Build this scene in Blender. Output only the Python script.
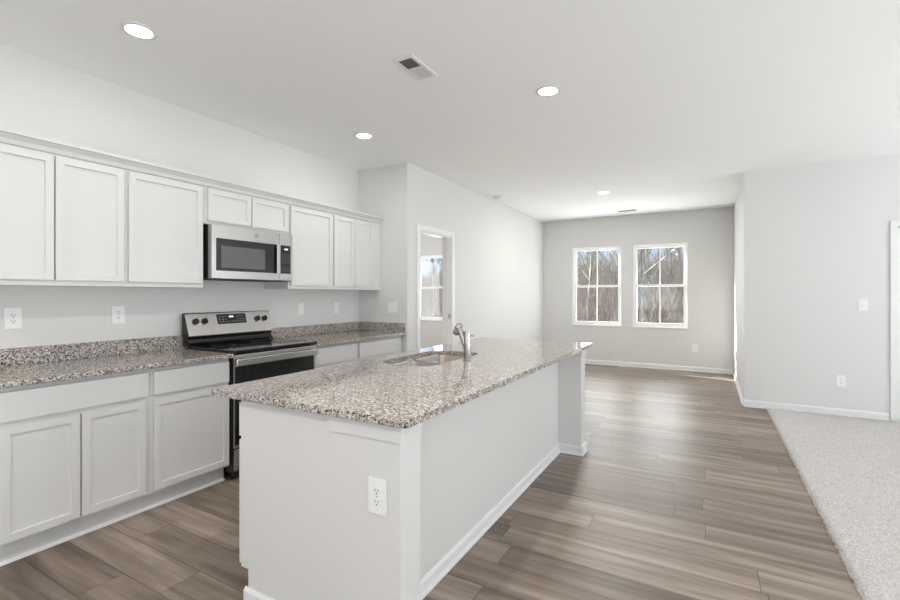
import bpy, bmesh, math, random
from mathutils import Vector, Matrix
PI = math.pi
scene = bpy.context.scene
for o in list(bpy.data.objects): bpy.data.objects.remove(o)
col = scene.collection
R = math.radians

# ------------------------------------------------------------------ camera
YAW = .514; FPX = 458.0; Y0 = 294.5; CAMH = 1.334
cd = bpy.data.cameras.new('camera'); cam = bpy.data.objects.new('camera', cd); col.objects.link(cam)
cd.sensor_width = 36; cd.lens = 36*FPX/900; cd.shift_y = -(300-Y0)/900; cd.clip_start = .05; cd.clip_end = 300
cam.location = (0, 0, CAMH); cam.rotation_euler = (PI/2, 0, YAW)
scene.camera = cam
vs = scene.view_settings
vs.view_transform = 'Standard'; vs.look = 'None'; vs.gamma = 1; vs.use_curve_mapping = False; vs.exposure = 0.30

# ------------------------------------------------------------------ sky
w = bpy.data.worlds.new('sky'); scene.world = w; w.use_nodes = True
nt = w.node_tree; bg = nt.nodes['Background']
tc = nt.nodes.new('ShaderNodeTexCoord'); sp = nt.nodes.new('ShaderNodeSeparateXYZ'); rmp = nt.nodes.new('ShaderNodeValToRGB')
nt.links.new(tc.outputs['Generated'], sp.inputs[0]); nt.links.new(sp.outputs['Z'], rmp.inputs[0]); nt.links.new(rmp.outputs[0], bg.inputs[0])
e = rmp.color_ramp.elements; e[0].position = 0; e[0].color = (.66, .78, .95, 1); e[1].position = .55; e[1].color = (.62, .66, .72, 1)
m_ = rmp.color_ramp.elements.new(.14); m_.color = (.34, .52, .80, 1)
m3 = rmp.color_ramp.elements.new(.25); m3.color = (.56, .63, .72, 1)


# ------------------------------------------------------------------ sun, daylight and added fill
E_RIGHT, E_CEIL_FILL_RIGHT, E_FILL_REAR, E_CEIL_FILL_REAR, E_BACK, E_FILL_NEXT, E_LAMP, E_LAMP_DINING, E_SUN, E_SKY, E_FILL_KITCHEN, E_LAMP_ADDED = 1, 78, 8, 56, 30, 50, 2.0, 20, 14, 1.4, 12, 10
bg.inputs[1].default_value = E_SKY
sd = bpy.data.lights.new('sun', 'SUN'); sun = bpy.data.objects.new('sun', sd); col.objects.link(sun)
sd.energy = E_SUN; sd.angle = R(1.0); sd.color = (1, .97, .92)
sun.rotation_euler = Vector((1.9, -.62, -1.0)).to_track_quat('-Z', 'Y').to_euler()

def daylight(name, loc, aim, sx, sy, power, color=(1, 1, 1)):  # also builds the added fill panels
    l = bpy.data.lights.new(name, 'AREA'); l.shape = 'RECTANGLE'; l.size = sx; l.size_y = sy; l.energy = power; l.color = color
    o = bpy.data.objects.new(name, l); col.objects.link(o); o.location = loc
    o.rotation_euler = Vector(aim).to_track_quat('-Z', 'Z').to_euler(); return o
# daylight from the right windows; unseen fill added behind and toward the ceiling
RW = [(-1.9, .2), (1.3, 3.4), (4.0, 5.6)]
for i, (a, b) in enumerate(RW):
    daylight('daylight_right', (5.25, (a+b)/2, 1.45), (-1, 0, -.02), b-a, 1.8, E_RIGHT, (.98, .99, 1))
    daylight('ceiling_fill_right', (5.25, (a+b)/2, .8), (-1, 0, 2.2), b-a, .9, E_CEIL_FILL_RIGHT, (.985, .995, 1))  # added fill placed low and aimed up to brighten the ceiling
daylight('fill_rear', (1.2, -3.75, 1.25), (0, 1, 0), 2.6, 2.2, E_FILL_REAR, (1, .985, .965))  # added rear fill at an unseen, made-up opening
daylight('fill_rear_kitchen', (-2.0, -3.75, 1.2), (0, 1, .9), 1.6, 1.4, E_FILL_KITCHEN, (1, .985, .965))  # added fill for the kitchen aisle and the ceiling over it
daylight('ceiling_fill_rear', (1.2, -3.75, .5), (0, 1, 2.2), 2.6, 1.2, E_CEIL_FILL_REAR, (.99, .995, 1))  # second upward fill, added to lift the ceiling
# panels added at the back windows, boosting sky light and tilted upward
for cx, en in ((-1.867, E_BACK), (-.762, E_BACK), (-5.55, E_FILL_NEXT*.5)):
    daylight('daylight_boost_back', (cx, 9.5, 1.35), (0, -1, .6), .85, 1.3, en, (.98, .99, 1))
daylight('fill_next_room', (-7.35, 6.6, 1.5), (1, 0, .05), 1.9, 1.6, E_FILL_NEXT, (1, .99, .97))  # added fill brightening the next room through an unseen opening

# ------------------------------------------------------------------ materials
def mat(name, color, rough=.5, metal=0., spec=.5, coat=0.):
    m = bpy.data.materials.new(name); m.use_nodes = True
    p = m.node_tree.nodes['Principled BSDF']
    p.inputs['Base Color'].default_value = (*color, 1); p.inputs['Roughness'].default_value = rough
    p.inputs['Metallic'].default_value = metal; p.inputs['Specular IOR Level'].default_value = spec
    p.inputs['Coat Weight'].default_value = coat
    return m
def N(m, t, **k):
    n = m.node_tree.nodes.new(t)
    for a, b in k.items(): setattr(n, a, b)
    return n
def Lk(m, a, b): m.node_tree.links.new(a, b)
def P(m): return m.node_tree.nodes['Principled BSDF']
def bump(m, scale, strength, dist=.002, detail=2, stretch=None):
    t = N(m, 'ShaderNodeTexCoord'); n = N(m, 'ShaderNodeTexNoise'); b = N(m, 'ShaderNodeBump')
    n.inputs['Scale'].default_value = scale; n.inputs['Detail'].default_value = detail
    b.inputs['Strength'].default_value = strength; b.inputs['Distance'].default_value = dist
    src = t.outputs['Object']
    if stretch:
        mp = N(m, 'ShaderNodeMapping'); mp.inputs['Scale'].default_value = stretch; Lk(m, src, mp.inputs[0]); src = mp.outputs[0]
    Lk(m, src, n.inputs['Vector']); Lk(m, n.outputs['Fac'], b.inputs['Height']); Lk(m, b.outputs[0], P(m).inputs['Normal'])
def ramp(m, stops, interp='LINEAR'):
    r = N(m, 'ShaderNodeValToRGB'); cr = r.color_ramp; cr.interpolation = interp
    while len(cr.elements) > 1: cr.elements.remove(cr.elements[-1])
    cr.elements[0].position = stops[0][0]; cr.elements[0].color = (*stops[0][1], 1)
    for p, c in stops[1:]:
        q = cr.elements.new(p); q.color = (*c, 1)
    return r
def math_(m, op, a, b=None):
    n = N(m, 'ShaderNodeMath', operation=op)
    for i, v in enumerate((a, b)):
        if v is None: continue
        if isinstance(v, (int, float)): n.inputs[i].default_value = v
        else: Lk(m, v, n.inputs[i])
    return n.outputs[0]

M = {}
M['wall'] = mat('wall_paint', (.725, .723, .705), .85, spec=.25); bump(M['wall'], 240, .08)
M['ceil'] = mat('ceiling_paint', (.93, .935, .925), .95, spec=.15); bump(M['ceil'], 160, .15)
M['trim'] = mat('white_trim', (.80, .80, .795), .4)
M['cab'] = mat('cabinet_paint', (.705, .703, .69), .42); bump(M['cab'], 90, .03)
M['island'] = mat('island_paint', (.71, .702, .68), .5); bump(M['island'], 90, .03)
M['vinyl'] = mat('window_vinyl', (.88, .88, .88), .35)
M['plate'] = mat('plate_plastic', (.86, .86, .84), .35)
M['slot'] = mat('slot_dark', (.05, .05, .05), .6)
M['black'] = mat('black_enamel', (.012, .012, .013), .25)
M['bglass'] = mat('black_glass', (.006, .006, .008), .06, spec=.6)
M['knob'] = mat('knob_black', (.015, .015, .015), .35)
M['chrome'] = mat('faucet_nickel', (.50, .48, .455), .27, 1)
M['sink'] = mat('sink_steel', (.30, .262, .225), .26, 1)
M['grey'] = mat('grey_print', (.20, .205, .21), .5)
M['ringgrey'] = mat('ring_print', (.05, .05, .052), .3)
M['white_print'] = mat('white_print', (.8, .8, .8), .5)
M['vent_dark'] = mat('duct_dark', (.06, .06, .06), .8)
M['louver'] = mat('louver_paint', (.72, .72, .70), .5)
M['mwglass'] = mat('microwave_window', (.10, .105, .11), .12, spec=.7)
M['hinge'] = mat('hinge_nickel', (.4, .38, .35), .35, 1)
def steel():
    m = mat('brushed_steel', (.60, .595, .585), .27, 1)
    bump(m, 60, .12, .001, 3, (1, .02, 1)); return m
M['steel'] = steel()
def emis(name, c, s):
    m = mat(name, c); P(m).inputs['Emission Color'].default_value = (*c, 1); P(m).inputs['Emission Strength'].default_value = s; return m
M['lamp'] = emis('lamp_diffuser', (1, .96, .9), 9)
M['display'] = emis('display_digits', (.75, .85, .9), .5)
def glass():
    m = bpy.data.materials.new('window_glass'); m.use_nodes = True; t = m.node_tree; t.nodes.clear()
    o = t.nodes.new('ShaderNodeOutputMaterial'); a = t.nodes.new('ShaderNodeBsdfTransparent'); g = t.nodes.new('ShaderNodeBsdfGlossy'); x = t.nodes.new('ShaderNodeMixShader')
    x.inputs[0].default_value = .03; g.inputs['Roughness'].default_value = .02
    a.inputs[0].default_value = (.96, .98, .98, 1)
    t.links.new(a.outputs[0], x.inputs[1]); t.links.new(g.outputs[0], x.inputs[2]); t.links.new(x.outputs[0], o.inputs[0])
    return m
M['glass'] = glass()
def granite():
    m = mat('speckled_granite', (.5, .45, .4), .045, spec=.6)
    t = N(m, 'ShaderNodeTexCoord')
    nz = N(m, 'ShaderNodeTexNoise'); nz.inputs['Scale'].default_value = 70; Lk(m, t.outputs['Object'], nz.inputs['Vector'])
    mx = N(m, 'ShaderNodeMixRGB', blend_type='ADD'); mx.inputs[0].default_value = .012; Lk(m, t.outputs['Object'], mx.inputs[1]); Lk(m, nz.outputs['Color'], mx.inputs[2])
    v1 = N(m, 'ShaderNodeTexVoronoi'); v1.inputs['Scale'].default_value = 135; v2 = N(m, 'ShaderNodeTexVoronoi'); v2.inputs['Scale'].default_value = 230
    Lk(m, mx.outputs[0], v1.inputs['Vector']); Lk(m, mx.outputs[0], v2.inputs['Vector'])
    s1 = N(m, 'ShaderNodeSeparateColor'); Lk(m, v1.outputs['Color'], s1.inputs[0]); s2 = N(m, 'ShaderNodeSeparateColor'); Lk(m, v2.outputs['Color'], s2.inputs[0])
    r1 = ramp(m, [(0, (.010, .010, .010)), (.24, (.05, .047, .045)), (.37, (.20, .185, .17)), (.46, (.46, .40, .34)), (.62, (.66, .57, .48)), (.82, (.80, .76, .71))], 'CONSTANT')
    r2 = ramp(m, [(0, (.012, .012, .012)), (.29, (.16, .148, .135)), (.45, (.53, .46, .39)), (.74, (.75, .71, .66))], 'CONSTANT')
    Lk(m, s1.outputs[0], r1.inputs[0]); Lk(m, s2.outputs[1], r2.inputs[0])
    n2 = N(m, 'ShaderNodeTexNoise'); n2.inputs['Scale'].default_value = 9; Lk(m, t.outputs['Object'], n2.inputs['Vector'])
    x = N(m, 'ShaderNodeMixRGB'); Lk(m, n2.outputs['Fac'], x.inputs[0]); Lk(m, r1.outputs[0], x.inputs[1]); Lk(m, r2.outputs[0], x.inputs[2])
    Lk(m, x.outputs[0], P(m).inputs['Base Color']); return m
M['granite'] = granite()
def wood():
    m = mat('plank_floor', (.3, .25, .2), .34, spec=.5)
    t = N(m, 'ShaderNodeTexCoord'); s = N(m, 'ShaderNodeSeparateXYZ'); Lk(m, t.outputs['Object'], s.inputs[0])
    PW, PL = .19, 1.22
    yy = math_(m, 'DIVIDE', s.outputs['Y'], PW); row = math_(m, 'FLOOR', yy)
    wn = N(m, 'ShaderNodeTexWhiteNoise', noise_dimensions='1D'); Lk(m, row, wn.inputs['W'])
    xx = math_(m, 'ADD', math_(m, 'DIVIDE', s.outputs['X'], PL), math_(m, 'MULTIPLY', wn.outputs['Value'], 7.3)); cell = math_(m, 'FLOOR', xx)
    cb = N(m, 'ShaderNodeCombineXYZ'); Lk(m, row, cb.inputs[0]); Lk(m, cell, cb.inputs[1])
    w2 = N(m, 'ShaderNodeTexWhiteNoise', noise_dimensions='3D'); Lk(m, cb.outputs[0], w2.inputs['Vector'])
    rs = N(m, 'ShaderNodeSeparateColor'); Lk(m, w2.outputs['Color'], rs.inputs[0])
    # grain coordinates, shifted per plank
    gc = N(m, 'ShaderNodeCombineXYZ'); Lk(m, math_(m, 'ADD', math_(m, 'MULTIPLY', s.outputs['X'], .75), math_(m, 'MULTIPLY', rs.outputs[0], 37)), gc.inputs[0])
    Lk(m, math_(m, 'MULTIPLY', s.outputs['Y'], 10.), gc.inputs[1]); Lk(m, math_(m, 'MULTIPLY', rs.outputs[1], 29), gc.inputs[2])
    n1 = N(m, 'ShaderNodeTexNoise'); n1.inputs['Scale'].default_value = 1.5; n1.inputs['Detail'].default_value = 5; n1.inputs['Distortion'].default_value = .5; Lk(m, gc.outputs[0], n1.inputs['Vector'])
    n2 = N(m, 'ShaderNodeTexNoise'); n2.inputs['Scale'].default_value = 14; n2.inputs['Detail'].default_value = 4; Lk(m, gc.outputs[0], n2.inputs['Vector'])
    f = math_(m, 'ADD', math_(m, 'MULTIPLY', n1.outputs['Fac'], .66), math_(m, 'MULTIPLY', n2.outputs['Fac'], .14))
    f = math_(m, 'ADD', f, math_(m, 'ADD', math_(m, 'MULTIPLY', rs.outputs[2], .17), -.005))
    r = ramp(m, [(.28, (.10, .073, .055)), (.40, (.170, .128, .099)), (.52, (.255, .200, .159)), (.65, (.385, .312, .252)), (.78, (.49, .407, .335))])
    Lk(m, f, r.inputs[0])
    fy = math_(m, 'FRACT', yy); fx = math_(m, 'FRACT', xx)
    ey = math_(m, 'MINIMUM', fy, math_(m, 'SUBTRACT', 1, fy)); ex = math_(m, 'MINIMUM', fx, math_(m, 'SUBTRACT', 1, fx))
    g = math_(m, 'MINIMUM', math_(m, 'DIVIDE', ey, .016), math_(m, 'DIVIDE', ex, .0022)); g = math_(m, 'MINIMUM', g, 1)
    mm = N(m, 'ShaderNodeMixRGB'); mm.inputs[1].default_value = (.04, .03, .025, 1); Lk(m, g, mm.inputs[0]); Lk(m, r.outputs[0], mm.inputs[2])
    Lk(m, mm.outputs[0], P(m).inputs['Base Color'])
    b = N(m, 'ShaderNodeBump'); b.inputs['Strength'].default_value = .35; b.inputs['Distance'].default_value = .0015
    Lk(m, math_(m, 'ADD', g, math_(m, 'MULTIPLY', n2.outputs['Fac'], .35)), b.inputs['Height']); Lk(m, b.outputs[0], P(m).inputs['Normal'])
    Lk(m, math_(m, 'ADD', math_(m, 'MULTIPLY', n2.outputs['Fac'], .14), .33), P(m).inputs['Roughness'])
    return m
M['wood'] = wood()
def carpet():
    m = mat('carpet_pile', (.62, .57, .53), .98, spec=.05)
    t = N(m, 'ShaderNodeTexCoord'); n = N(m, 'ShaderNodeTexNoise'); n.inputs['Scale'].default_value = 120; n.inputs['Detail'].default_value = 3
    Lk(m, t.outputs['Object'], n.inputs['Vector']); r = ramp(m, [(.3, (.44, .42, .41)), (.7, (.79, .765, .75))]); Lk(m, n.outputs['Fac'], r.inputs[0]); Lk(m, r.outputs[0], P(m).inputs['Base Color'])
    b = N(m, 'ShaderNodeBump'); b.inputs['Strength'].default_value = .7; b.inputs['Distance'].default_value = .01; Lk(m, n.outputs['Fac'], b.inputs['Height']); Lk(m, b.outputs[0], P(m).inputs['Normal'])
    return m
M['carpet'] = carpet()
def noisy(name, a, b, scale, rough=.95, stretch=(1, 1, 1)):
    m = mat(name, a, rough, spec=.1); t = N(m, 'ShaderNodeTexCoord'); mp = N(m, 'ShaderNodeMapping'); mp.inputs['Scale'].default_value = stretch
    n = N(m, 'ShaderNodeTexNoise'); n.inputs['Scale'].default_value = scale; n.inputs['Detail'].default_value = 6
    Lk(m, t.outputs['Object'], mp.inputs[0]); Lk(m, mp.outputs[0], n.inputs['Vector']); r = ramp(m, [(.35, a), (.65, b)]); Lk(m, n.outputs['Fac'], r.inputs[0]); Lk(m, r.outputs[0], P(m).inputs['Base Color']); return m
M['litter'] = noisy('leaf_litter', (.17, .14, .115), (.38, .33, .285), 2.2)
M['bark'] = noisy('grey_bark', (.20, .18, .16), (.56, .53, .49), 3, stretch=(6, 6, 1))
M['twig'] = noisy('brown_twigs', (.12, .10, .085), (.40, .355, .31), 1.2)

# ------------------------------------------------------------------ mesh helpers
def frame(kind):
    # local (u across, w out of the face, v up) to world
    if kind == '+x': return lambda u, w_, v: (w_, u, v)
    if kind == '-x': return lambda u, w_, v: (-w_, u, v)
class MB:
    def __init__(s): s.bm = bmesh.new()
    def add(s, b):
        me = bpy.data.meshes.new('t'); b.to_mesh(me); b.free(); s.bm.from_mesh(me); bpy.data.meshes.remove(me); return s
    def box(s, x0, x1, y0, y1, z0, z1, bev=0, seg=2):
        b = bmesh.new(); bmesh.ops.create_cube(b, size=1)
        for v in b.verts: v.co = Vector(((x0+x1)/2+v.co.x*abs(x1-x0), (y0+y1)/2+v.co.y*abs(y1-y0), (z0+z1)/2+v.co.z*abs(z1-z0)))
        if bev: bmesh.ops.bevel(b, geom=b.edges[:], offset=bev, segments=seg, affect='EDGES', profile=.7)
        return s.add(b)
    def cyl(s, p0, p1, r, r1=None, seg=24, bev=0):
        p0, p1 = Vector(p0), Vector(p1); d = p1-p0; b = bmesh.new()
        bmesh.ops.create_cone(b, cap_ends=True, segments=seg, radius1=r, radius2=r if r1 is None else r1, depth=d.length)
        if bev: bmesh.ops.bevel(b, geom=[e_ for e_ in b.edges if len(e_.link_faces) == 2 and any(len(f.verts) > 4 for f in e_.link_faces)], offset=bev, segments=2, affect='EDGES', profile=.7)
        q = d.to_track_quat('Z', 'Y').to_matrix().to_4x4(); q.translation = (p0+p1)/2
        bmesh.ops.transform(b, matrix=q, verts=b.verts); return s.add(b)
    def prism(s, prof, axis, a, c, bev=0):
        # prof: points in the two other axes; extruded along axis from a to c
        b = bmesh.new()
        mk = {'y': lambda p, t: (p[0], t, p[1]), 'x': lambda p, t: (t, p[0], p[1]), 'z': lambda p, t: (p[0], p[1], t)}[axis]
        v0 = [b.verts.new(mk(p, a)) for p in prof]; v1 = [b.verts.new(mk(p, c)) for p in prof]; n = len(prof)
        b.faces.new(v0); b.faces.new(v1[::-1])
        for i in range(n): b.faces.new((v0[i], v1[i], v1[(i+1) % n], v0[(i+1) % n]))
        bmesh.ops.recalc_face_normals(b, faces=b.faces)
        if bev: bmesh.ops.bevel(b, geom=b.edges[:], offset=bev, segments=2, affect='EDGES', profile=.7)
        return s.add(b)
    def tube(s, pts, rs, seg=10, cap=True):
        b = bmesh.new(); pts = [Vector(p) for p in pts]; n = len(pts)
        if not isinstance(rs, (list, tuple)): rs = [rs]*n
        rings = []
        up = Vector((0, 0, 1)); d0 = (pts[1]-pts[0]).normalized()
        if abs(d0.dot(up)) > .9: up = Vector((0, 1, 0))
        a = d0.cross(up).normalized()
        for i in range(n):
            d = (pts[min(i+1, n-1)]-pts[max(i-1, 0)]).normalized(); a = (a-d*a.dot(d)).normalized(); c = d.cross(a)
            rings.append([b.verts.new(pts[i]+(a*math.cos(2*PI*k/seg)+c*math.sin(2*PI*k/seg))*rs[i]) for k in range(seg)])
        for i in range(n-1):
            for k in range(seg): b.faces.new((rings[i][k], rings[i][(k+1) % seg], rings[i+1][(k+1) % seg], rings[i+1][k]))
        if cap: b.faces.new(rings[0][::-1]); b.faces.new(rings[-1])
        bmesh.ops.recalc_face_normals(b, faces=b.faces)
        return s.add(b)
    def ring(s, c, r0, r1, z0, z1, seg=40):
        b = bmesh.new(); L_ = []
        for r, z in ((r0, z0), (r1, z0), (r1, z1), (r0, z1)):
            L_.append([b.verts.new((c[0]+r*math.cos(2*PI*k/seg), c[1]+r*math.sin(2*PI*k/seg), z)) for k in range(seg)])
        for i in range(4):
            for k in range(seg): b.faces.new((L_[i][k], L_[i][(k+1) % seg], L_[(i+1) % 4][(k+1) % seg], L_[(i+1) % 4][k]))
        bmesh.ops.recalc_face_normals(b, faces=b.faces); return s.add(b)
    def panel_door(s, face, u0, u1, v0, v1, w0, w1, fr=.057, dep=.010, inner=None):
        # shaker door: a slab whose front face is inset and pushed back; inner = list of (v-range) when several panels
        f = frame(face); b = bmesh.new()
        bmesh.ops.create_cube(b, size=1)
        for v in b.verts: v.co = Vector(((u0+u1)/2+v.co.x*(u1-u0), (w0+w1)/2+v.co.y*(w1-w0), (v0+v1)/2+v.co.z*(v1-v0)))
        front = max(b.faces, key=lambda q: q.calc_center_median().y)
        edges = [e_ for e_ in b.edges]
        r = bmesh.ops.inset_region(b, faces=[front], thickness=fr, depth=0)
        e2 = bmesh.ops.inset_region(b, faces=[front], thickness=.0015, depth=-dep)
        bmesh.ops.bevel(b, geom=[q for q in edges if q.is_valid], offset=.002, segments=2, affect='EDGES')
        for v in b.verts: v.co = Vector(f(v.co.x, v.co.y, v.co.z))
        bmesh.ops.recalc_face_normals(b, faces=b.faces); return s.add(b)
    def slab(s, face, u0, u1, v0, v1, w0, w1, bev=.0025):
        f = frame(face); a = f(u0, w0, v0); c = f(u1, w1, v1)
        return s.box(min(a[0], c[0]), max(a[0], c[0]), u0, u1, v0, v1, bev)
    def build(s, name, m, parent=None, smooth=False, off=None):
        me = bpy.data.meshes.new(name)
        if parent is not None:
            L0 = Vector(off) if off is not None else wloc(parent)
            bmesh.ops.translate(s.bm, verts=s.bm.verts, vec=-L0)
        s.bm.to_mesh(me); s.bm.free(); me.materials.append(m)
        if smooth:
            for p in me.polygons: p.use_smooth = True
            try: me.set_sharp_from_angle(angle=R(smooth if smooth is not True else 35))
            except Exception: pass
        o = bpy.data.objects.new(name, me); col.objects.link(o)
        if parent is not None: o.parent = parent
        return o
def wloc(o):
    v = Vector((0, 0, 0))
    while o is not None: v = v+o.location; o = o.parent
    return v
def tag(o, label=None, cat=None, group=None, kind=None):
    if label: o['label'] = label
    if cat: o['category'] = cat
    if group: o['group'] = group
    if kind: o['kind'] = kind
    return o
def thing(name, loc, label, cat, group=None, rz=0, kind=None):
    o = bpy.data.objects.new(name, None); col.objects.link(o); o.empty_display_size = .1
    o.location = loc; o.rotation_euler = (0, 0, rz); return tag(o, label, cat, group, kind)
def copy_tree(o, parent=None):
    c = o.copy(); col.objects.link(c)
    if parent is not None: c.parent = parent
    for ch in list(o.children): copy_tree(ch, c)
    return c
def struct(name, mb, m, label, cat=None):
    return tag(mb.build(name, m), label, cat, kind='structure')

# ------------------------------------------------------------------ constants
XL = -3.597; YRET = 4.187; XC = -2.907; YB = 9.0; XR = .369; YR = 6.477; H = 2.80; T = .12
XE = 5.0; YS = -3.5; XW = -7.1
W1 = (-2.325, -1.418); W2 = (-1.215, -.318); W3 = (-5.98, -5.10); WZ = (.745, 2.25)
D1 = (4.43, 5.185); DH = 2.08

# ------------------------------------------------------------------ shell
struct('floor', MB().box(XW-.2, XE+.2, YS-.2, YB+.2, -.12, 0), M['wood'], 'grey brown wood plank floor of the kitchen and dining area', 'floor')
struct('ceiling', MB().box(XW-.2, XE+.2, YS-.2, YB+.2, H, H+.12), M['ceil'], 'flat white painted ceiling', 'ceiling')
struct('wall_left', MB().box(XL-T, XL, YS, YRET, 0, H), M['wall'], 'white wall behind the kitchen cabinets and range', 'wall')
struct('wall_return', MB().box(XW, XC, YRET, YRET+T, 0, H), M['wall'], 'short white wall at the end of the cabinet run', 'wall')
b = MB(); b.box(XC-T, XC, YRET+T, D1[0], 0, H).box(XC-T, XC, D1[1], YB, 0, H).box(XC-T, XC, D1[0], D1[1], DH, H)
struct('wall_hall_left', b, M['wall'], 'long white wall with the doorway to the next room', 'wall')
b = MB(); xs = [XW, *W3, *W1, *W2, XR+T]
for i in range(0, 8, 2): b.box(xs[i], xs[i+1], YB, YB+.12, 0, H)
for a_, c_ in (W1, W2, W3): b.box(a_, c_, YB, YB+.12, 0, WZ[0]).box(a_, c_, YB, YB+.12, WZ[1], H)
struct('wall_back', b, M['wall'], 'white back wall of the dining area with two windows', 'wall')
struct('wall_hall_right', MB().box(XR, XR+T, YR+T, YB, 0, H), M['wall'], 'narrow bright white wall seen edge on beside the dining area', 'wall')
D2 = (1.725, 2.54)
b = MB(); b.box(XR, D2[0], YR, YR+T, 0, H).box(D2[1], XE, YR, YR+T, 0, H).box(D2[0], D2[1], YR, YR+T, 2.045, H)
struct('wall_right', b, M['wall'], 'white wall behind the carpet with the door at its edge', 'wall')
b = MB(); ys = [YS] + [q for r_ in RW for q in r_] + [YR+T]
for i in range(0, 8, 2): b.box(XE, XE+T, ys[i], ys[i+1], 0, H)
for a_, c_ in RW: b.box(XE, XE+T, a_, c_, 0, .55).box(XE, XE+T, a_, c_, 2.35, H)
struct('wall_living', b, M['wall'], 'white living room wall with three windows', 'wall')
b = MB(); b.box(XL-T, -2.8, YS-T, YS, 0, H).box(-1.2, -.1, YS-T, YS, 0, H).box(2.5, XE+T, YS-T, YS, 0, H)
b.box(-2.8, -1.2, YS-T, YS, 0, .65).box(-2.8, -1.2, YS-T, YS, 2.25, H).box(-.1, 2.5, YS-T, YS, 2.35, H)  # rear openings put in to let light in
struct('wall_rear', b, M['wall'], 'white wall with added light openings opposite the dining windows', 'wall')
b = MB(); b.box(XW-T, XW, YRET, 5.6, 0, H).box(XW-T, XW, 7.6, YB+.12, 0, H).box(XW-T, XW, 5.6, 7.6, 0, .7).box(XW-T, XW, 5.6, 7.6, 2.3, H)  # unseen opening cut for the added next-room fill
struct('wall_far_left', b, M['wall'], 'white side wall of the room past the doorway', 'wall')

# baseboards
BP = .083
def bboard(name, pts_boxes, label):
    b = MB()
    for (ax, c, a0, a1, sgn) in pts_boxes:
        prof = [(c, 0), (c+sgn*.020, 0), (c+sgn*.020, .012), (c+sgn*.014, .018), (c+sgn*.014, BP-.015), (c+sgn*.006, BP), (c, BP)]
        b.prism(prof, ax, a0, a1)
    return struct(name, b, M['trim'], label, 'baseboard')
bboard('baseboard_hall_left', [('y', XC, YRET, 4.37, 1), ('y', XC, 5.25, YB, 1)], 'white baseboard along the wall with the doorway')
bboard('baseboard_back', [('x', YB, XC+.02, XR-.02, -1)], 'white baseboard under the two dining windows')
bboard('baseboard_hall_right', [('y', XR, YR-.02, YB-.0, -1)], 'white baseboard of the narrow wall beside the dining area')
bboard('baseboard_right', [('x', YR, XR-.02, 1.655, -1)], 'white baseboard between the carpet and the blank wall')
bboard('baseboard_next_room', [('x', YB, XW, XC-T, -1)], 'white baseboard under the window past the doorway')

# windows -------------------------------------------------------------
def window(name, xr, label, plain=False):
    x0, x1 = xr; z0, z1 = WZ; yf = YB+.03
    g = thing(name, ((x0+x1)/2, yf, z0), label, 'window', kind='structure')
    F = .035
    b = MB(); b.box(x0, x0+F, yf, yf+.08, z0, z1, .003).box(x1-F, x1, yf, yf+.08, z0, z1, .003).box(x0+F, x1-F, yf, yf+.08, z0, z0+F, .003).box(x0+F, x1-F, yf, yf+.08, z1-F, z1, .003)
    b.build('window_frame', M['vinyl'], g)
    b = MB(); b.box(x0-.0, x1+.0, YB-.015, yf, z0-.018, z0+.004, .003); b.build('sill', M['trim'], g)
    zm = (z0+z1)/2
    for nm, a, c, dy in (('upper_sash', zm-.02, z1-F, .045), ('lower_sash', z0+F, zm+.02, .012)):
        S = .03; b = MB(); ya, yb_ = yf+dy, yf+dy+.03
        b.box(x0+F, x0+F+S, ya, yb_, a, c, .002).box(x1-F-S, x1-F, ya, yb_, a, c, .002).box(x0+F+S, x1-F-S, ya, yb_, a, a+.038, .002).box(x0+F+S, x1-F-S, ya, yb_, c-.038, c, .002)
        s_ = b.build(nm, M['vinyl'], g)
        if not plain: b = MB(); xm = (x0+x1)/2; b.box(xm-.010, xm+.010, ya+.008, yb_-.008, a+.038, c-.038, .002); b.build('muntin', M['vinyl'], s_)
        b = MB(); b.box(x0+F+S, x1-F-S, ya+.013, ya+.017, a+.038, c-.038); b.build('pane', M['glass'], s_)
    return g
window('window_1', W1, 'double hung window of the dining area, nearer the kitchen cabinets')
window('window_2', W2, 'double hung window of the dining area, nearer the carpeted room')
window('window_3', W3, 'window seen through the open doorway past the faucet', True)
def side_window(name, ax, a, c, z0, z1, label):
    g = thing(name, ((XE+.06, (a+c)/2, z0) if ax == 'y' else ((a+c)/2, YS-.06, z0)), label, 'window', kind='structure')
    b = MB(); F = .05
    def bx(u0, u1, v0, v1):
        if ax == 'y': b.box(XE+.04, XE+.10, u0, u1, v0, v1, .003)
        else: b.box(u0, u1, YS-.10, YS-.04, v0, v1, .003)
    bx(a, a+F, z0, z1); bx(c-F, c, z0, z1); bx(a+F, c-F, z0, z0+F); bx(a+F, c-F, z1-F, z1); bx((a+c)/2-.03, (a+c)/2+.03, z0+F, z1-F)
    b.build('window_frame', M['vinyl'], g)
for i, (a_, c_) in enumerate(RW): side_window('window_%d' % (4+i), 'y', a_, c_, .55, 2.35, 'wide white window in the living room wall, number %d from the patio' % (i+1))
side_window('window_7', 'x', -2.8, -1.2, .65, 2.25, 'unseen white window frame added opposite the dining area to admit light')  # this frame and the next are unseen, added around the rear light openings
side_window('added_patio_doors', 'x', -.1, 2.5, 0, 2.35, 'unseen white patio door frame added opposite the dining area to admit light')

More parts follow.
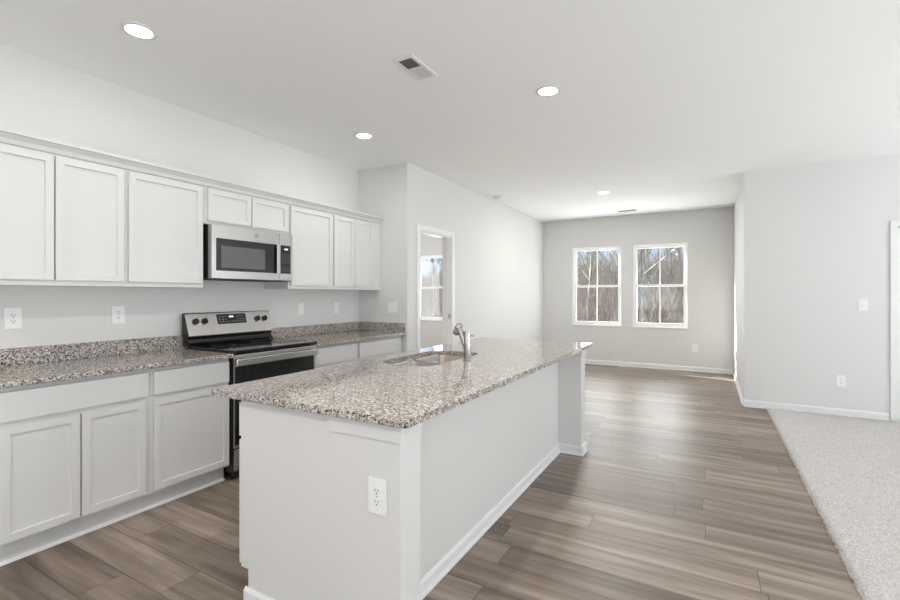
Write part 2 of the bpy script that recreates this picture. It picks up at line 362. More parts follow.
# doorway 1 (open, seen from the kitchen) ------------------------------
g = thing('door_1', (XC, (D1[0]+D1[1])/2, 0), 'white cased doorway in the long wall beyond the range', 'doorway', kind='structure')
cw = .062
for xs_ in ((XC, XC+.016), (XC-T-.016, XC-T)):
    b = MB(); b.box(*xs_, D1[0]-cw, D1[0]+.0, 0, DH+cw, .004).box(*xs_, D1[1], D1[1]+cw, 0, DH+cw, .004).box(*xs_, D1[0], D1[1], DH, DH+cw, .004); b.build('casing', M['trim'], g)
b = MB(); b.box(XC-T, XC, D1[0], D1[0]+.016, 0, DH-.016).box(XC-T, XC, D1[1]-.016, D1[1], 0, DH-.016).box(XC-T, XC, D1[0], D1[1], DH-.016, DH)
b.box(XC-.075, XC-.04, D1[1]-.028, D1[1]-.016, 0, DH-.016); b.build('jamb', M['trim'], g)
b = MB(); b.box(XC-.034, XC-.006, D1[1]-.019, D1[1]-.0155, 1.02, 1.08); b.build('strike_plate', M['hinge'], g)
# door slab swung open into the next room
b = MB(); b.box(XC-T-.79, XC-T-.03, D1[0]-.055, D1[0]-.02, .012, 2.05, .003); b.build('door_slab', M['trim'], g)

# door 2 at the edge of the picture -----------------------------------
g = thing('door_2', ((D2[0]+D2[1])/2, YR, 0), 'white cased interior door at the end of the blank wall', 'door', kind='structure')
b = MB(); b.box(D2[0]-cw, D2[0], YR-.016, YR, 0, 2.045+cw, .004).box(D2[1], D2[1]+cw, YR-.016, YR, 0, 2.045+cw, .004).box(D2[0], D2[1], YR-.016, YR, 2.045, 2.045+cw, .004); b.build('casing', M['trim'], g)
b = MB(); b.box(D2[0], D2[0]+.018, YR, YR+T, 0, 2.045).box(D2[1]-.018, D2[1], YR, YR+T, 0, 2.045).box(D2[0], D2[1], YR, YR+T, 2.027, 2.045); b.build('jamb', M['trim'], g)
b = MB()
x0, x1 = D2[0]+.021, D2[1]-.021
b.box(x0+.001, x1-.001, YR+.028, YR+.055, .013, 2.022, .002)
for (a, c) in ((.012, .2), (.95, 1.1), (1.88, 2.023)): b.box(x0+.1105, x1-.1105, YR+.018, YR+.03, a, c, .002)
b.box(x0, x0+.11, YR+.018, YR+.03, .012, 2.023, .002).box(x1-.11, x1, YR+.018, YR+.03, .012, 2.023, .002)
ds = b.build('door_slab', M['trim'], g)
for z in (.22, 1.08, 1.82): MB().cyl((D2[0]+.019, YR+.012, z-.045), (D2[0]+.019, YR+.012, z+.045), .006, seg=10).build('hinge', M['hinge'], g)
b = MB(); b.cyl((x1-.07, YR+.018, .95), (x1-.07, YR-.02, .95), .010, seg=12).cyl((x1-.07, YR-.02, .95), (x1-.07, YR-.05, .95), .026, .02, 20, .004).cyl((x1-.07, YR+.018, .95), (x1-.07, YR+.010, .95), .032, seg=24); b.build('knob', M['hinge'], ds, smooth=True)

# carpet --------------------------------------------------------------
random.seed(5)
bm = bmesh.new(); X0, X1, Yc0, Yc1 = .588, XE-.02, .2, YR-.022; st = .021
nx, ny = int((X1-X0)/st), int((Yc1-Yc0)/st); gv = []
for j in range(ny+1):
    r_ = []
    for i in range(nx+1):
        z = .012+random.uniform(-.0045, .0055)+.002*math.sin(i*.6+3*math.sin(j*.13))
        x = X0+i*st+random.uniform(-.007, .007); y = Yc0+j*st+random.uniform(-.006, .006)
        if i == 0: z = .001; x = X0+random.uniform(-.008, .004)
        y = min(y, Yc1)
        r_.append(bm.verts.new((x, y, z)))
    gv.append(r_)
for j in range(ny):
    for i in range(nx): bm.faces.new((gv[j][i], gv[j][i+1], gv[j+1][i+1], gv[j+1][i]))
# short tufts along the ragged bound edge
for k in range(1300):
    y = random.uniform(Yc0, Yc1); x = X0+random.uniform(-.004, .02); a = random.uniform(0, 2*PI)
    t_ = bm.verts.new((x+random.uniform(-.014, .006), y+random.uniform(-.006, .006), random.uniform(.010, .022)))
    q = [bm.verts.new((x+.005*math.cos(a+d), y+.005*math.sin(a+d), .001)) for d in (0, 2.1, 4.2)]
    for d in range(3): bm.faces.new((q[d], q[(d+1) % 3], t_))
b = MB(); b.bm.free(); b.bm = bm
b.box(X0, XE-.02, YS+.03, Yc0, .001, .013)
tag(b.build('carpet', M['carpet'], smooth=180), 'pale beige pile carpet with a ragged edge beside the plank floor', 'carpet', kind='stuff')

# ------------------------------------------------------------------ upper cabinets
UF = -3.279; UD = -3.259
def upper(y0, y1, z0, doors, label, dz=None):
    g = thing('upper_cabinet', ((XL+UF)/2, (y0+y1)/2, z0), label, 'cabinet', 'white upper cabinets')
    ztop = 2.143
    b = MB(); b.box(XL+.001, UF, y0+.0005, y1-.0005, z0, ztop, .001); b.build('cabinet_body', M['cab'], g)
    for a, c in doors:
        b = MB(); b.panel_door('+x', a, c, dz or z0+.031, 2.130, UF, UD, .056, .011); b.build('door', M['cab'], g)
    return g
ZU = 1.385
upper(.80, 1.543, ZU, [(.815, 1.168), (1.176, 1.529)], 'white shaker upper cabinet with two tall doors, first of the run')
upper(1.543, 2.068, ZU, [(1.557, 2.053)], 'white single door upper cabinet beside the microwave, facing the long counter')
upper(2.068, 2.858, 1.864, [(2.096, 2.467), (2.475, 2.842)], 'short white two door cabinet above the microwave', 1.890)
upper(2.858, 3.408, ZU, [(2.876, 3.394)], 'white single door upper cabinet between the microwave and the last cabinet')
upper(3.408, YRET-.002, ZU, [(3.422, 3.722), (3.730, 4.031)], 'white two door upper cabinet against the short end wall')
b = MB(); cz = 2.143
b.prism([(XL+.001, cz+.001), (UF+.012, cz+.001), (UF+.016, cz+.010), (UF+.020, cz+.026), (UF+.040, cz+.048), (UF+.050, cz+.052), (UF+.050, cz+.068), (XL+.001, cz+.068)], 'y', .79, YRET-.002)
tag(b.build('crown_moulding', M['cab']), 'white stepped crown moulding along the tops of the upper cabinets', 'moulding')

# ------------------------------------------------------------------ base cabinets
BF = -2.980; BD = -2.960; TK = -3.037; CZ = .886
def base(y0, y1, drawers, doors, label, hollow=False):
    g = thing('base_cabinet', ((XL+BF)/2, (y0+y1)/2, 0), label, 'cabinet', 'white base cabinets')
    b = MB(); b.box(XL+.001, BF, y0+.0005, y1-.0005, .112, CZ-.001, .001).box(XL+.02, TK, y0+.0005, y1-.0005, 0, .112)
    b.build('cabinet_body', M['cab'], g)
    b = MB(); b.prism([(TK, 0), (TK+.014, 0), (TK+.012, .010), (TK+.004, .016), (TK, .016)], 'y', y0, y1); b.build('shoe_moulding', M['trim'], g)
    for a, c in drawers: b = MB(); b.slab('+x', a, c, .715, .860, BF, BD); b.build('drawer_front', M['cab'], g)
    for a, c in doors: b = MB(); b.panel_door('+x', a, c, .128, .690, BF, BD, .056, .011); b.build('door', M['cab'], g)
    return g
base(.835, 1.537, [(.850, 1.521)], [(.850, 1.175), (1.183, 1.508)], 'white base cabinet with one wide drawer over two doors')
base(1.537, 2.068, [(1.554, 2.060)], [(1.558, 2.060)], 'white base cabinet with one door, hard against the range')
base(2.864, 3.436, [(2.880, 3.414)], [(2.880, 3.414)], 'white base cabinet partly hidden behind the island, touching the range')
base(3.436, YRET-.002, [(3.456, 4.120)], [(3.456, 3.785), (3.793, 4.120)], 'white base cabinet in the corner by the short end wall')

XCF = -2.930
b = MB(); b.box(XL+.001, XCF, .815, 2.072, CZ, .914, .004)
g = tag(b.build('countertop', M['granite']), 'polished speckled granite countertop on the wide drawer cabinet', 'countertop')
b = MB(); b.box(XL+.001, XL+.021, .815, 2.072, .9142, 1.016, .002); b.build('backsplash', M['granite'], g)
b = MB(); b.box(XL+.001, XCF, 2.860, YRET-.001, CZ, .914, .004)
g = tag(b.build('countertop', M['granite']), 'short granite countertop in the corner past the range', 'countertop')
b = MB(); b.box(XL+.001, XL+.021, 2.860, YRET-.021, .9142, 1.016, .002); b.build('backsplash', M['granite'], g)
b = MB(); b.box(XL+.001, XCF-.003, YRET-.021, YRET-.001, .9142, 1.016, .002); b.build('backsplash', M['granite'], g)

# ------------------------------------------------------------------ range
ry0, ry1 = 2.078, 2.856; ry = (ry0+ry1)/2
g = thing('electric_range', (-3.25, ry, 0), 'black and stainless electric range between the granite counters', 'range')
b = MB(); b.box(XL+.03, -2.948, ry0, ry1, .06, .907, .002); b.build('range_body', M['black'], g)
for sy in (ry0+.05, ry1-.05):
    for sx in (-3.5, -3.0): MB().cyl((sx, sy, 0), (sx, sy, .06), .018, seg=12).build('foot', M['black'], g)
b = MB(); b.box(-3.50, -2.917, ry0-.001, ry1+.001, .908, .934, .009, 3); ct = b.build('cooktop', M['bglass'], g, smooth=True)
for cx, cy, r_ in ((-3.06, ry0+.2, .115), (-3.05, ry1-.19, .09), (-3.33, ry0+.19, .08), (-3.33, ry1-.2, .10)): MB().ring((cx, cy), r_, r_+.003, .9341, .9344).build('burner_ring', M['ringgrey'], ct)
# riser under the control panel, softly curved
b = MB(); b.prism([(XL+.035, .9345), (-3.455, .9345), (-3.475, .945), (-3.49, .962), (-3.492, .985), (-3.482, 1.008), (XL+.035, 1.008)], 'y', ry0+.004, ry1-.004); b.build('riser', M['bglass'], g, smooth=50)
# slanted control panel: prism
pa, pb = Vector((-3.476, 0, 1.006)), Vector((-3.536, 0, 1.188))
b = MB(); b.prism([(XL+.035, 1.006), (pa.x, pa.z), (pa.x+.001, 1.014), (pb.x+.002, pb.z-.006), (pb.x-.004, pb.z), (XL+.035, 1.188)], 'y', ry0, ry1, .002); cp = b.build('control_panel', M['steel'], g)
for ya, yb_ in ((ry0-.0035, ry0-.0005), (ry1+.0005, ry1+.0035)):
    MB().prism([(XL+.033, 1.004), (pa.x-.003, 1.004), (pb.x-.002, 1.186), (XL+.033, 1.186)], 'y', ya, yb_).build('end_cap', M['black'], g)
pd = (pb-pa).normalized(); pn = Vector((pd.z, 0, -pd.x))
def onp(y, t, out): q = pa+pd*t*(pb-pa).length; return Vector((q.x, y, q.z))+pn*out
def quad_box(mb, y0, y1, t0, t1, o0, o1):
    bb = bmesh.new(); vs_ = [bb.verts.new(onp(y, t, o)) for o in (o0, o1) for (y, t) in ((y0, t0), (y1, t0), (y1, t1), (y0, t1))]
    for f in ((0, 1, 2, 3), (7, 6, 5, 4), (0, 4, 5, 1), (1, 5, 6, 2), (2, 6, 7, 3), (3, 7, 4, 0)): bb.faces.new([vs_[i] for i in f])
    bmesh.ops.recalc_face_normals(bb, faces=bb.faces); mb.add(bb)
for y in (2.152, 2.226, 2.716, 2.792):
    k = MB().cyl(onp(y, .62, .001), onp(y, .62, .020), .025, .021, 28, .002).build('knob', M['knob'], cp, smooth=True)
    c_ = onp(y, .62, .02); b = MB(); quad_box(b, y-.0045, y+.0045, .50, .74, .019, .030); b.build('grip', M['knob'], k)
b = MB(); quad_box(b, 2.336, 2.603, .46, .90, .0005, .003); dp = b.build('display', M['bglass'], cp)
b = MB(); quad_box(b, 2.445, 2.485, .74, .82, .003, .0036); b.build('digits', M['display'], dp)
b = MB()
for r_ in (.54, .64, .76):
    for k in range(9):
        y = 2.352+k*.027
        if 2.43 < y < 2.50 and r_ > .6: continue
        quad_box(b, y, y+.014, r_, r_+.045, .003, .0034)
b.build('button_print', M['grey'], dp)
b = MB()
for k in range(5): quad_box(b, 2.444+k*.011, 2.451+k*.011, .28, .36, .0005, .0015)
b.build('maker_mark', M['slot'], cp)
b = MB(); quad_box(b, 2.64, 2.70, .02, .07, .0005, .0012); b.build('sticker', M['white_print'], cp)
# oven door
b = MB(); b.box(-2.9475, -2.932, ry0+.002, ry1-.004, .235, .900, .004); od = b.build('oven_door', M['steel'], g)
b = MB(); b.box(-2.9319, -2.928, ry0+.006, ry1-.030, .26, .818, .002); b.build('oven_glass', M['bglass'], od)
b = MB(); b.box(-2.912, -2.894, ry0+.000, ry1-.010, .826, .872, .007, 3); hd = b.build('handle', M['steel'], od, smooth=True)
for y in (ry0+.035, ry1-.035): MB().box(-2.932, -2.910, y-.012, y+.012, .834, .862, .003).build('bracket', M['steel'], hd)
b = MB(); b.box(-2.9475, -2.932, ry0+.004, ry1-.004, .075, .228, .004); b.build('drawer', M['steel'], g)

# ------------------------------------------------------------------ microwave
my0, my1, mz0, mz1 = 2.083, 2.836, 1.450, 1.858; MF = -3.196
g = thing('microwave', (-3.4, (my0+my1)/2, mz0), 'stainless over the range microwave with a black control panel', 'microwave')
b = MB(); b.box(XL+.002, -3.246, my0+.002, my1-.002, mz0+.006, mz1+.001, .002); b.build('microwave_body', M['black'], g)
b = MB(); b.box(-3.2455, MF, my0, 2.696, mz0+.004, 1.858, .005, 3); dr = b.build('door', M['steel'], g, smooth=True)
b = MB(); b.box(MF-.001, MF+.0025, 2.116, 2.688, 1.514, 1.758, .002); wn_ = b.build('window', M['bglass'], dr)
b = MB(); b.box(MF+.002, MF+.0035, 2.155, 2.546, 1.537, 1.703); b.build('window_screen', M['mwglass'], wn_)
b = MB(); b.box(MF+.014, MF+.030, 2.648, 2.682, 1.510, 1.760, .006, 3)
for z in (1.53, 1.74): b.box(MF, MF+.018, 2.654, 2.672, z-.01, z+.01, .002)
b.build('handle', M['steel'], dr, smooth=True)
b = MB(); b.cyl((MF-.001, 2.466, 1.811), (MF+.002, 2.466, 1.811), .017, seg=28); em = b.build('emblem', M['grey'], dr, smooth=True)
bb = bmesh.new(); 
b = MB(); b.tube([(MF+.0025, 2.466+.013*math.cos(a), 1.811+.013*math.sin(a)) for a in [2*PI*k/24 for k in range(25)]], .0012, 6, False)
for s_ in (-1, 1): b.tube([(MF+.0025, 2.466+s_*.005+.004*math.cos(a), 1.811+.006*math.sin(a)) for a in [.6+5.2*k/10 for k in range(11)]], .0010, 6)
b.build('emblem_mark', M['white_print'], em)
b = MB(); b.box(-3.2455, MF, 2.700, my1, mz0+.004, 1.858, .005, 3); cp = b.build('control_panel', M['steel'], g, smooth=True)
b = MB(); b.box(MF-.001, MF+.0025, 2.706, 2.812, 1.514, 1.758, .002); kp = b.build('keypad', M['bglass'], cp)
b = MB(); b.box(MF+.0026, MF+.0032, 2.745, 2.782, 1.718, 1.732); b.build('digits', M['display'], kp)
b = MB()
for r_ in range(9):
    if r_ in (3,): continue
    for k in range(4): b.box(MF+.0026, MF+.003, 2.718+k*.024, 2.728+k*.024, 1.530+r_*.018, 1.536+r_*.018)
b.build('button_print', M['grey'], kp)
b = MB(); b.box(-3.55, -3.20, my0+.02, my1-.02, mz0-.002, mz0+.008, .001)
for k in range(12): b.box(-3.27, -3.255, my0+.06+k*.055, my0+.095+k*.055, mz0-.006, mz0-.001)
b.build('grease_filter', M['vent_dark'], g)

# ------------------------------------------------------------------ island
IY0, IY1 = 1.292, 3.985; IZ = .886
def island_unit(y0, y1, doors, drawers, label, hollow=False):
    g = thing('island_cabinet', (-1.51, (y0+y1)/2, 0), label, 'cabinet', 'island cabinets')
    xb, xf = -1.255, -1.775; b = MB()
    if not hollow: b.box(xf, xb, y0, y1-.0005, .150, IZ-.001).box(-1.728, xb, y0, y1-.0005, 0, .150)
    else:
        b.box(xf, xb, y0, y0+.018, .150, IZ-.001).box(xf, xb, y1-.0185, y1-.0005, .150, IZ-.001).box(xf, xb, y0+.018, y1-.0185, .150, .168)
        b.box(xb-.012, xb, y0+.018, y1-.0185, .168, IZ-.001).box(xf, xf+.018, y0+.018, y1-.0185, .168, IZ-.001).box(-1.728, xb, y0, y1-.0005, 0, .150)
    b.build('cabinet_body', M['island'], g)
    for a, c in drawers: b = MB(); b.slab('-x', a, c, .715, .862, -xf, -xf+.02); b.build('drawer_front', M['cab'], g)
    for a, c in doors: b = MB(); b.panel_door('-x', a, c, .158, .700, -xf, -xf+.02, .056, .011); b.build('door', M['cab'], g)
    return g
island_unit(IY0, 2.15, [(IY0+.004, 1.715), (1.723, 2.14)], [(IY0+.004, 2.14)], 'white island end cabinet facing the range, nearest the outlet post')
island_unit(2.15, 3.06, [(2.16, 2.60), (2.608, 3.05)], [(2.16, 3.05)], 'white sink cabinet in the middle of the island', True)
island_unit(3.06, IY1, [(3.07, 3.515), (3.523, IY1-.01)], [(3.07, IY1-.01)], 'white island cabinet at the end toward the dining area')

g = thing('island_wall', (-1.12, 2.64, 0), 'white panelled island back with two end posts under the granite overhang', 'island wall')
b = MB(); b.box(-1.254, -1.111, 1.412, 3.842, 0, IZ-.001); b.build('back_panel', M['island'], g)
for (a, c) in ((1.286, 1.411), (3.843, 3.986)):
    b = MB(); b.box(-1.253, -.922, a, c, 0, IZ-.001, .002)
    po = b.build('end_post', M['island'], g)
    b = MB(); b.box(-1.2535, -.914, a-.008, c+.0, .822, IZ-.001, .002)
    b.build('cap_trim', M['island'], po)
def shoe(b, ax, c, a0, a1, sgn, h=.075):
    b.prism([(c, 0), (c+sgn*.022, 0), (c+sgn*.020, .012), (c+sgn*.013, .020), (c+sgn*.013, h-.014), (c+sgn*.005, h), (c, h)], ax, a0, a1)
b = MB()
shoe(b, 'y', -1.111, 1.412, 3.842, 1); shoe(b, 'x', 1.286, -1.254, -.902, -1); shoe(b, 'y', -.922, 1.266, 1.431, 1); shoe(b, 'x', 1.411, -1.111, -.902, 1)
shoe(b, 'x', 3.843, -1.111, -.902, -1); shoe(b, 'y', -.922, 3.823, 4.006, 1); shoe(b, 'x', 3.986, -1.254, -.902, 1)
b.build('baseboard', M['trim'], g)
b = MB(); shoe(b, 'x', 1.2915, -1.742, -1.256, -1)
tag(b.build('shoe_moulding', M['trim']), 'short white base moulding along the foot of the island end cabinet', 'moulding')

# island granite with the sink cut out
def rrect(x0, x1, y0, y1, r, n=6):
    if not isinstance(r, (list, tuple)): r = [r]*4
    pts = []
    for (cx, cy, a0, rr) in ((x1, y1, 0, r[0]), (x0, y1, 90, r[1]), (x0, y0, 180, r[2]), (x1, y0, 270, r[3])):
        sx = -1 if cx == x1 else 1; sy = -1 if cy == y1 else 1
        for k in range(n+1):
            a = R(a0+90*k/n); pts.append((cx+sx*rr+rr*math.cos(a), cy+sy*rr+rr*math.sin(a)))
    return pts
bb = bmesh.new()
outer = rrect(-1.938, -.870, 1.250, 4.056, .022); inner = rrect(-1.800, -1.415, 2.235, 2.975, [.10, .14, .14, .10], 10)
def loop(pts, z):
    v = [bb.verts.new((x, y, z)) for x, y in pts]
    for i in range(len(v)): bb.edges.new((v[i], v[(i+1) % len(v)]))
    return v
loop(outer, .886); loop(inner, .886)
bmesh.ops.triangle_fill(bb, use_beauty=True, edges=bb.edges[:], normal=(0, 0, 1))
r_ = bmesh.ops.extrude_face_region(bb, geom=bb.faces[:])
bmesh.ops.translate(bb, vec=(0, 0, .028), verts=[v for v in r_['geom'] if isinstance(v, bmesh.types.BMVert)])
bmesh.ops.recalc_face_normals(bb, faces=bb.faces)
es = [e_ for e_ in bb.edges if len(e_.link_faces) == 2 and e_.calc_face_angle(0) > 1.2 and abs(e_.verts[0].co.z-e_.verts[1].co.z) < 1e-5]
bmesh.ops.bevel(bb, geom=es, offset=.004, segments=2, affect='EDGES')
b = MB().add(bb); tag(b.build('island_countertop', M['granite']), 'long polished granite island top with the sink cutout', 'countertop')

# sink
g = thing('kitchen_sink', (-1.61, 2.605, .68), 'stainless double bowl sink set under the island granite', 'sink')
def bowl(y0, y1, x0=-1.785, x1=-1.43):
    bb = bmesh.new(); L_ = []
    for z, off, r in ((.8845, -.012, .075), (.8845, 0, .07), (.878, .004, .066), (.72, .012, .06), (.703, .022, .05), (.698, .05, .04)):
        L_.append([bb.verts.new((x, y, z)) for x, y in rrect(x0+off, x1-off, y0+off, y1-off, r)])
    for i in range(len(L_)-1):
        n = len(L_[0])
        for k in range(n): bb.faces.new((L_[i][k], L_[i][(k+1) % n], L_[i+1][(k+1) % n], L_[i+1][k]))
    bb.faces.new(L_[-1]); bmesh.ops.recalc_face_normals(bb, faces=bb.faces)
    return MB().add(bb)
for a, c in ((2.252, 2.588), (2.616, 2.962)):
    o = bowl(a, c).build('bowl', M['sink'], g, smooth=True)
    sm = o.modifiers.new('wall', 'SOLIDIFY'); sm.thickness = .0015; sm.offset = 0
    MB().cyl((-1.61, (a+c)/2, .6965), (-1.61, (a+c)/2, .700), .045, seg=28).build('drain', M['chrome'], o, smooth=True)
# faucet
fx, fy = -1.346, 2.610
g = thing('faucet', (fx, fy, .914), 'brushed nickel pull out faucet behind the sink', 'faucet')
b = MB(); b.cyl((fx, fy, .9145), (fx, fy, .921), .029, seg=32, bev=.002).cyl((fx, fy, .921), (fx, fy, 1.098), .0235, seg=32, bev=.003); fb = b.build('body', M['chrome'], g, smooth=True)
b = MB(); b.tube([(fx-.004, fy, .975), (fx-.016, fy, 1.01), (fx-.032, fy, 1.055), (fx-.050, fy, 1.098), (fx-.062, fy, 1.118), (fx-.070, fy, 1.124)], [.014, .018, .020, .021, .021, .019], 20); b.build('spout', M['chrome'], g, smooth=True)
b = MB(); b.tube([(fx-.052, fy, 1.143), (fx-.058, fy, 1.132), (fx-.072, fy, 1.106), (fx-.086, fy, 1.082)], [.019, .023, .024, .021], 24); sh = b.build('spray_head', M['chrome'], g, smooth=True)
b = MB(); b.tube([(fx-.086, fy, 1.082), (fx-.089, fy, 1.077)], [.019, .018], 24); b.build('nozzle', M['slot'], sh)
b = MB(); b.tube([(fx-.065, fy, 1.118), (fx-.068, fy, 1.113)], [.0248, .0248], 24); b.build('button_ring', M['slot'], sh)
b = MB(); b.tube([(fx+.02, fy+.004, 1.070), (fx+.045, fy+.008, 1.072)], [.006, .004], 10); b.build('lever', M['chrome'], g, smooth=True)

# ------------------------------------------------------------------ outlets and switches (face +x locally)
def plate(g, wd=.080, ht=.126):
    b = MB(); b.box(0.0005, .0065, -wd/2, wd/2, -ht/2, ht/2, .003, 2); return b.build('plate', M['plate'], g, off=(0, 0, 0))
def outlet_proto():
    g = thing('wall_outlet', (0, 0, 0), 'x', 'outlet')
    plate(g)
    for s_ in (-1, 1):
        b = MB(); c = .0195*s_; pr = rrect(-.017, .017, c-.0145, c+.0145, .009, 5); b.prism(pr, 'x', .0062, .0085)
        so = b.build('socket', M['plate'], g, off=(0, 0, 0))
        b = MB(); b.box(.0083, .0089, -.008, -.0055, c-.002, c+.008).box(.0083, .0089, .0055, .008, c-.001, c+.007).cyl((.0083, 0, c-.008), (.0089, 0, c-.008), .0028, seg=10)
        b.build('slots', M['slot'], so, off=(0, 0, 0))
    MB().cyl((.006, 0, 0), (.0072, 0, 0), .003, seg=10).build('screw', M['hinge'], g, off=(0, 0, 0))
    return g
def switch_proto(gangs=1):
    g = thing('light_switch', (0, 0, 0), 'x', 'switch')
    plate(g, .080+.046*(gangs-1))
    for k in range(gangs):
        c = (k-(gangs-1)/2)*.046
        b = MB(); b.box(.0062, .0080, c-.0165, c+.0165, -.033, .033, .0012); ro = b.build('rocker', M['plate'], g, off=(0, 0, 0))
        b = MB(); b.prism([(.0078, -.030), (.0078, .030), (.0125, -.028)], 'y', c-.0145, c+.0145) ; b.build('paddle', M['plate'], ro, off=(0, 0, 0))
    return g
op = outlet_proto(); sw = switch_proto(); sw2 = switch_proto(2)
def put(proto, loc, rz, label, group, first=[]):
    if id(proto) in first: o = copy_tree(proto)
    else: o = proto; first.append(id(proto))
    o.location = loc; o.rotation_euler = (0, 0, rz); o['label'] = label; o['group'] = group
FY = -PI/2
put(op, (XL, 1.092, 1.192), 0, 'white duplex outlet above the counter, furthest from the range', 'wall outlets')
put(op, (XL, 1.648, 1.192), 0, 'white duplex outlet above the counter, just before the range', 'wall outlets')
put(op, (-1.018, 1.2855, .622), FY, 'white duplex outlet on the end post of the island', 'wall outlets')
put(op, (-.205, YB, .40), FY, 'white duplex outlet low on the window wall of the dining area', 'wall outlets')
put(op, (1.263, YR, .386), FY, 'white duplex outlet low on the blank wall by the carpet', 'wall outlets')
put(op, (XR, 8.2, .40), PI, 'white duplex outlet low on the narrow wall seen edge on', 'wall outlets')
put(sw, (XL, 3.293, 1.187), 0, 'white rocker switch on the kitchen wall just past the range', 'light switches')
put(sw, (XL, 3.80, 1.187), 0, 'white rocker switch on the kitchen wall nearest the inner corner', 'light switches')
put(sw, (1.447, YR, 1.221), FY, 'white rocker switch on the blank wall beside the cased door', 'light switches')
put(sw2, (-3.112, YRET, 1.185), FY, 'white double switch on the short end wall above the counter', 'light switches')

# ------------------------------------------------------------------ ceiling things
def downlight_proto():
    g = thing('recessed_light', (0, 0, H), 'x', 'ceiling light')
    b = MB(); b.ring((0, 0), .066, .088, -.006, -.0005).ring((0, 0), .066, .070, -.004, -.0005); b.build('trim_ring', M['trim'], g, off=(0, 0, 0), smooth=True)
    b = MB(); b.cyl((0, 0, -.0045), (0, 0, -.001), .066, seg=40); b.build('diffuser', M['lamp'], g, off=(0, 0, 0))
    return g
dl = downlight_proto()
spots = [((-2.755, 1.366), 'round recessed ceiling light above the long kitchen counter'), ((-2.767, 3.287), 'round recessed ceiling light above the corner past the range'),
         ((-1.005, 3.215), 'round recessed ceiling light above the far half of the island'), ((-1.315, 6.817), 'round recessed ceiling light over the dining area'),
         ((-1.01, 1.366), 'unseen recessed ceiling light added above the near end of the island'), ((-2.755, -.55), 'unseen recessed ceiling light added behind the long counter'), ((-1.01, -.55), 'unseen recessed ceiling light added behind the island')]  # last three are unseen lamps added to brighten the kitchen
for i, (p, lb) in enumerate(spots):
    o = dl if i == 0 else copy_tree(dl); o.location = (*p, H); o['label'] = lb; o['group'] = 'recessed ceiling lights'
    l = bpy.data.lights.new('lamp_light', 'AREA'); l.shape = 'DISK'; l.size = .13; l.energy = E_LAMP_DINING if i == 3 else E_LAMP_ADDED if i > 3 else E_LAMP; l.color = (1, .955, .90)
    q = bpy.data.objects.new('lamp_light', l); col.objects.link(q); q.parent = o; q.location = (0, 0, -.012)

g = thing('ceiling_vent', (-1.648, 2.466, H), 'white rectangular ceiling register with two banks of louvers', 'vent')
vx0, vx1, vy0, vy1 = -1.723, -1.574, 2.316, 2.616
b = MB(); F = .024
b.box(vx0, vx0+F, vy0, vy1, H-.008, H-.0005, .002).box(vx1-F, vx1, vy0, vy1, H-.008, H-.0005, .002).box(vx0+F, vx1-F, vy0, vy0+F, H-.008, H-.0005, .002).box(vx0+F, vx1-F, vy1-F, vy1, H-.008, H-.0005, .002)
b.box(vx0+F, vx1-F, 2.459, 2.473, H-.008, H-.0005, .001); b.build('vent_frame', M['trim'], g)
b = MB(); b.box(vx0+.01, vx1-.01, vy0+.01, vy1-.01, H-.0025, H-.0012); b.build('duct', M['vent_dark'], g)
for y0, y1, s_ in ((vy0+F, 2.459, 1), (2.473, vy1-F, -1)):
    n = 9
    for k in range(n):
        y = y0+(k+.5)*(y1-y0)/n; b_ = MB()
        dz = .0035; dy = .005
        b_.prism([(y-s_*dy, H-.008), (y-s_*dy+.0012, H-.008), (y+s_*dy+.0012, H-.003), (y+s_*dy, H-.003)], 'x', vx0+F, vx1-F)
        b_.build('louver', M['louver'], g)
g = thing('smoke_detector', (-2.742, 6.28, H), 'small round white smoke detector near the long wall', 'smoke detector')
b = MB(); b.cyl((-2.742, 6.28, H-.012), (-2.742, 6.28, H-.0005), .068, seg=32, bev=.002).cyl((-2.742, 6.28, H-.036), (-2.742, 6.28, H-.012), .048, .062, 32, .004); b.build('housing', M['louver'], g, smooth=True)
b = MB(); b.ring((-2.742, 6.28), .040, .043, H-.0375, H-.035); b.build('sensor_ring', M['grey'], g)
g = thing('air_register', (-1.24, 8.48, H), 'narrow ceiling register just in front of the dining windows', 'vent')
b = MB(); b.box(-1.40, -1.08, 8.41, 8.55, H-.006, H-.0005, .002); b.build('vent_frame', M['trim'], g)
for k in range(6):
    b = MB(); b.box(-1.38, -1.10, 8.424+k*.020, 8.434+k*.020, H-.0085, H-.0058, .0008); b.build('louver', M['grey'], g)

# ------------------------------------------------------------------ outside: hillside, woods
random.seed(11)
bm = bmesh.new(); gx, gy = 60, 44; gv = []
def hz(x, y):
    t = max(0, y-13)
    return -.9+.115*t+.045*max(0, x+11)*min(1, t/16)+.25*math.sin(x*.7+y*.4)*min(1, t/4)+.15*math.sin(x*1.9-y*.8)*min(1, t/4)
for j in range(gy+1):
    gv.append([bm.verts.new((-45+i*1.2, YB+.3+j*1.0, hz(-45+i*1.2, YB+.3+j))) for i in range(gx+1)])
for j in range(gy):
    for i in range(gx): bm.faces.new((gv[j][i], gv[j][i+1], gv[j+1][i+1], gv[j+1][i]))
b = MB(); b.bm.free(); b.bm = bm
tag(b.build('hillside_ground', M['litter'], smooth=180), 'brown leaf covered hillside outside the windows', 'ground', kind='structure')

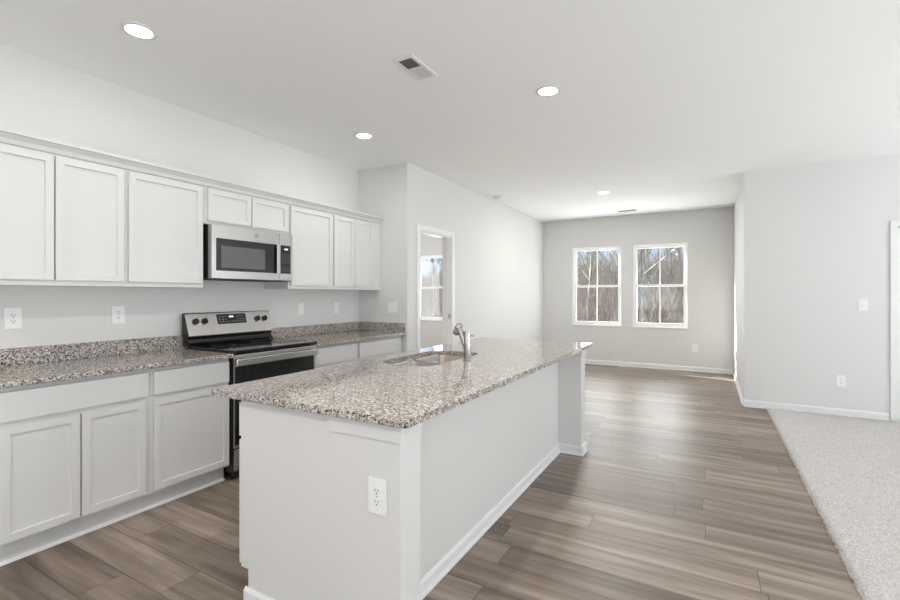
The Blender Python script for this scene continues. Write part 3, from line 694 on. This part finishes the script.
def tree_mesh(seed, h):
    rnd = random.Random(seed); b = MB(); lean = rnd.uniform(-.05, .05)
    def limb(p, d, ln, r, lvl):
        pts = [p]; rs = [r]; n = 5 if lvl == 0 else 3; q = Vector(p); dd = Vector(d)
        for k in range(n):
            dd = (dd+Vector((rnd.uniform(-.12, .12), rnd.uniform(-.12, .12), .03))*(1 if lvl else .35)).normalized(); q = q+dd*ln/n
            pts.append(q.copy()); rs.append(r*(1-.75*(k+1)/n))
        b.tube(pts, rs, 6 if lvl == 0 else 3, False)
        if lvl >= 3: return
        m_ = (14, 6, 4)[lvl]
        for k in range(m_):
            t = rnd.uniform(.22 if lvl == 0 else .25, 1); i = min(int(t*n), n-1); f = t*n-i; s = pts[i].lerp(pts[i+1], f); rr = (rs[i]*(1-f)+rs[i+1]*f)
            a = rnd.uniform(0, 2*PI); side = Vector((math.cos(a), math.sin(a), rnd.uniform(.2, 1.1))).normalized()
            limb(s, (side+dd*.5).normalized(), ln*rnd.uniform(.22, .42) if lvl == 0 else ln*rnd.uniform(.4, .65), max(rr*.5, .006), lvl+1)
    limb(Vector((0, 0, -.3)), Vector((lean, 0, 1)).normalized(), h, h*.0115, 0)
    return b
protos = []
tl = 'bare grey winter tree in the woods outside the windows'
for s_, h in ((1, 9), (2, 12), (3, 8), (4, 14), (5, 10)):
    o = tree_mesh(s_, h).build('bare_tree', M['bark']); protos.append(tag(o, tl, 'tree', 'bare trees outside the windows'))
used = set(); rnd = random.Random(3); tpos = []
for k in range(24):
    y = 15+k*1.1+rnd.uniform(-.5, .5); a = rnd.uniform(-.30, .02); tpos.append((a*y, y))
for k in range(9):
    y = 18+k*2.4; a = rnd.uniform(-.72, -.52); tpos.append((a*y, y))
for k, (x, y) in enumerate(tpos):
    pi_ = k % 5
    o = protos[pi_] if pi_ not in used else protos[pi_].copy()
    if pi_ in used: col.objects.link(o)
    used.add(pi_); s_ = rnd.uniform(.8, 1.1)
    o.location = (x, y, hz(x, y)); o.rotation_euler = (0, 0, rnd.uniform(0, 6.28)); o.scale = (s_, s_, s_)
# undergrowth: tangled stems nobody could count
bm = bmesh.new(); rnd = random.Random(8)
def stick(p, d, ln, r):
    p = Vector(p); d = Vector(d).normalized(); a = d.cross(Vector((.3, .9, .1))).normalized(); c = d.cross(a)
    lo = [bm.verts.new(p+(a*math.cos(t)+c*math.sin(t))*r) for t in (0, 2.09, 4.19)]; hi = bm.verts.new(p+d*ln)
    for k in range(3): bm.faces.new((lo[k], lo[(k+1) % 3], hi))
for k in range(11000):
    y = 14+rnd.random()**.8*28
    a = rnd.uniform(-.34, .06) if rnd.random() < .68 else rnd.uniform(-.78, -.48)
    x = a*y; z = hz(x, y)+rnd.uniform(0, .5); t = rnd.random()
    ln = rnd.uniform(.6, 2.6) if t < .8 else rnd.uniform(2.5, 4.5)
    stick((x, y, z), (rnd.uniform(-.6, .6), rnd.uniform(-.4, .4), 1), ln, .005+.0004*y*rnd.uniform(.4, 1.2))
b = MB(); b.bm.free(); b.bm = bm
tag(b.build('undergrowth', M['twig']), 'tangled brown winter undergrowth on the hillside outside', 'undergrowth', kind='stuff')
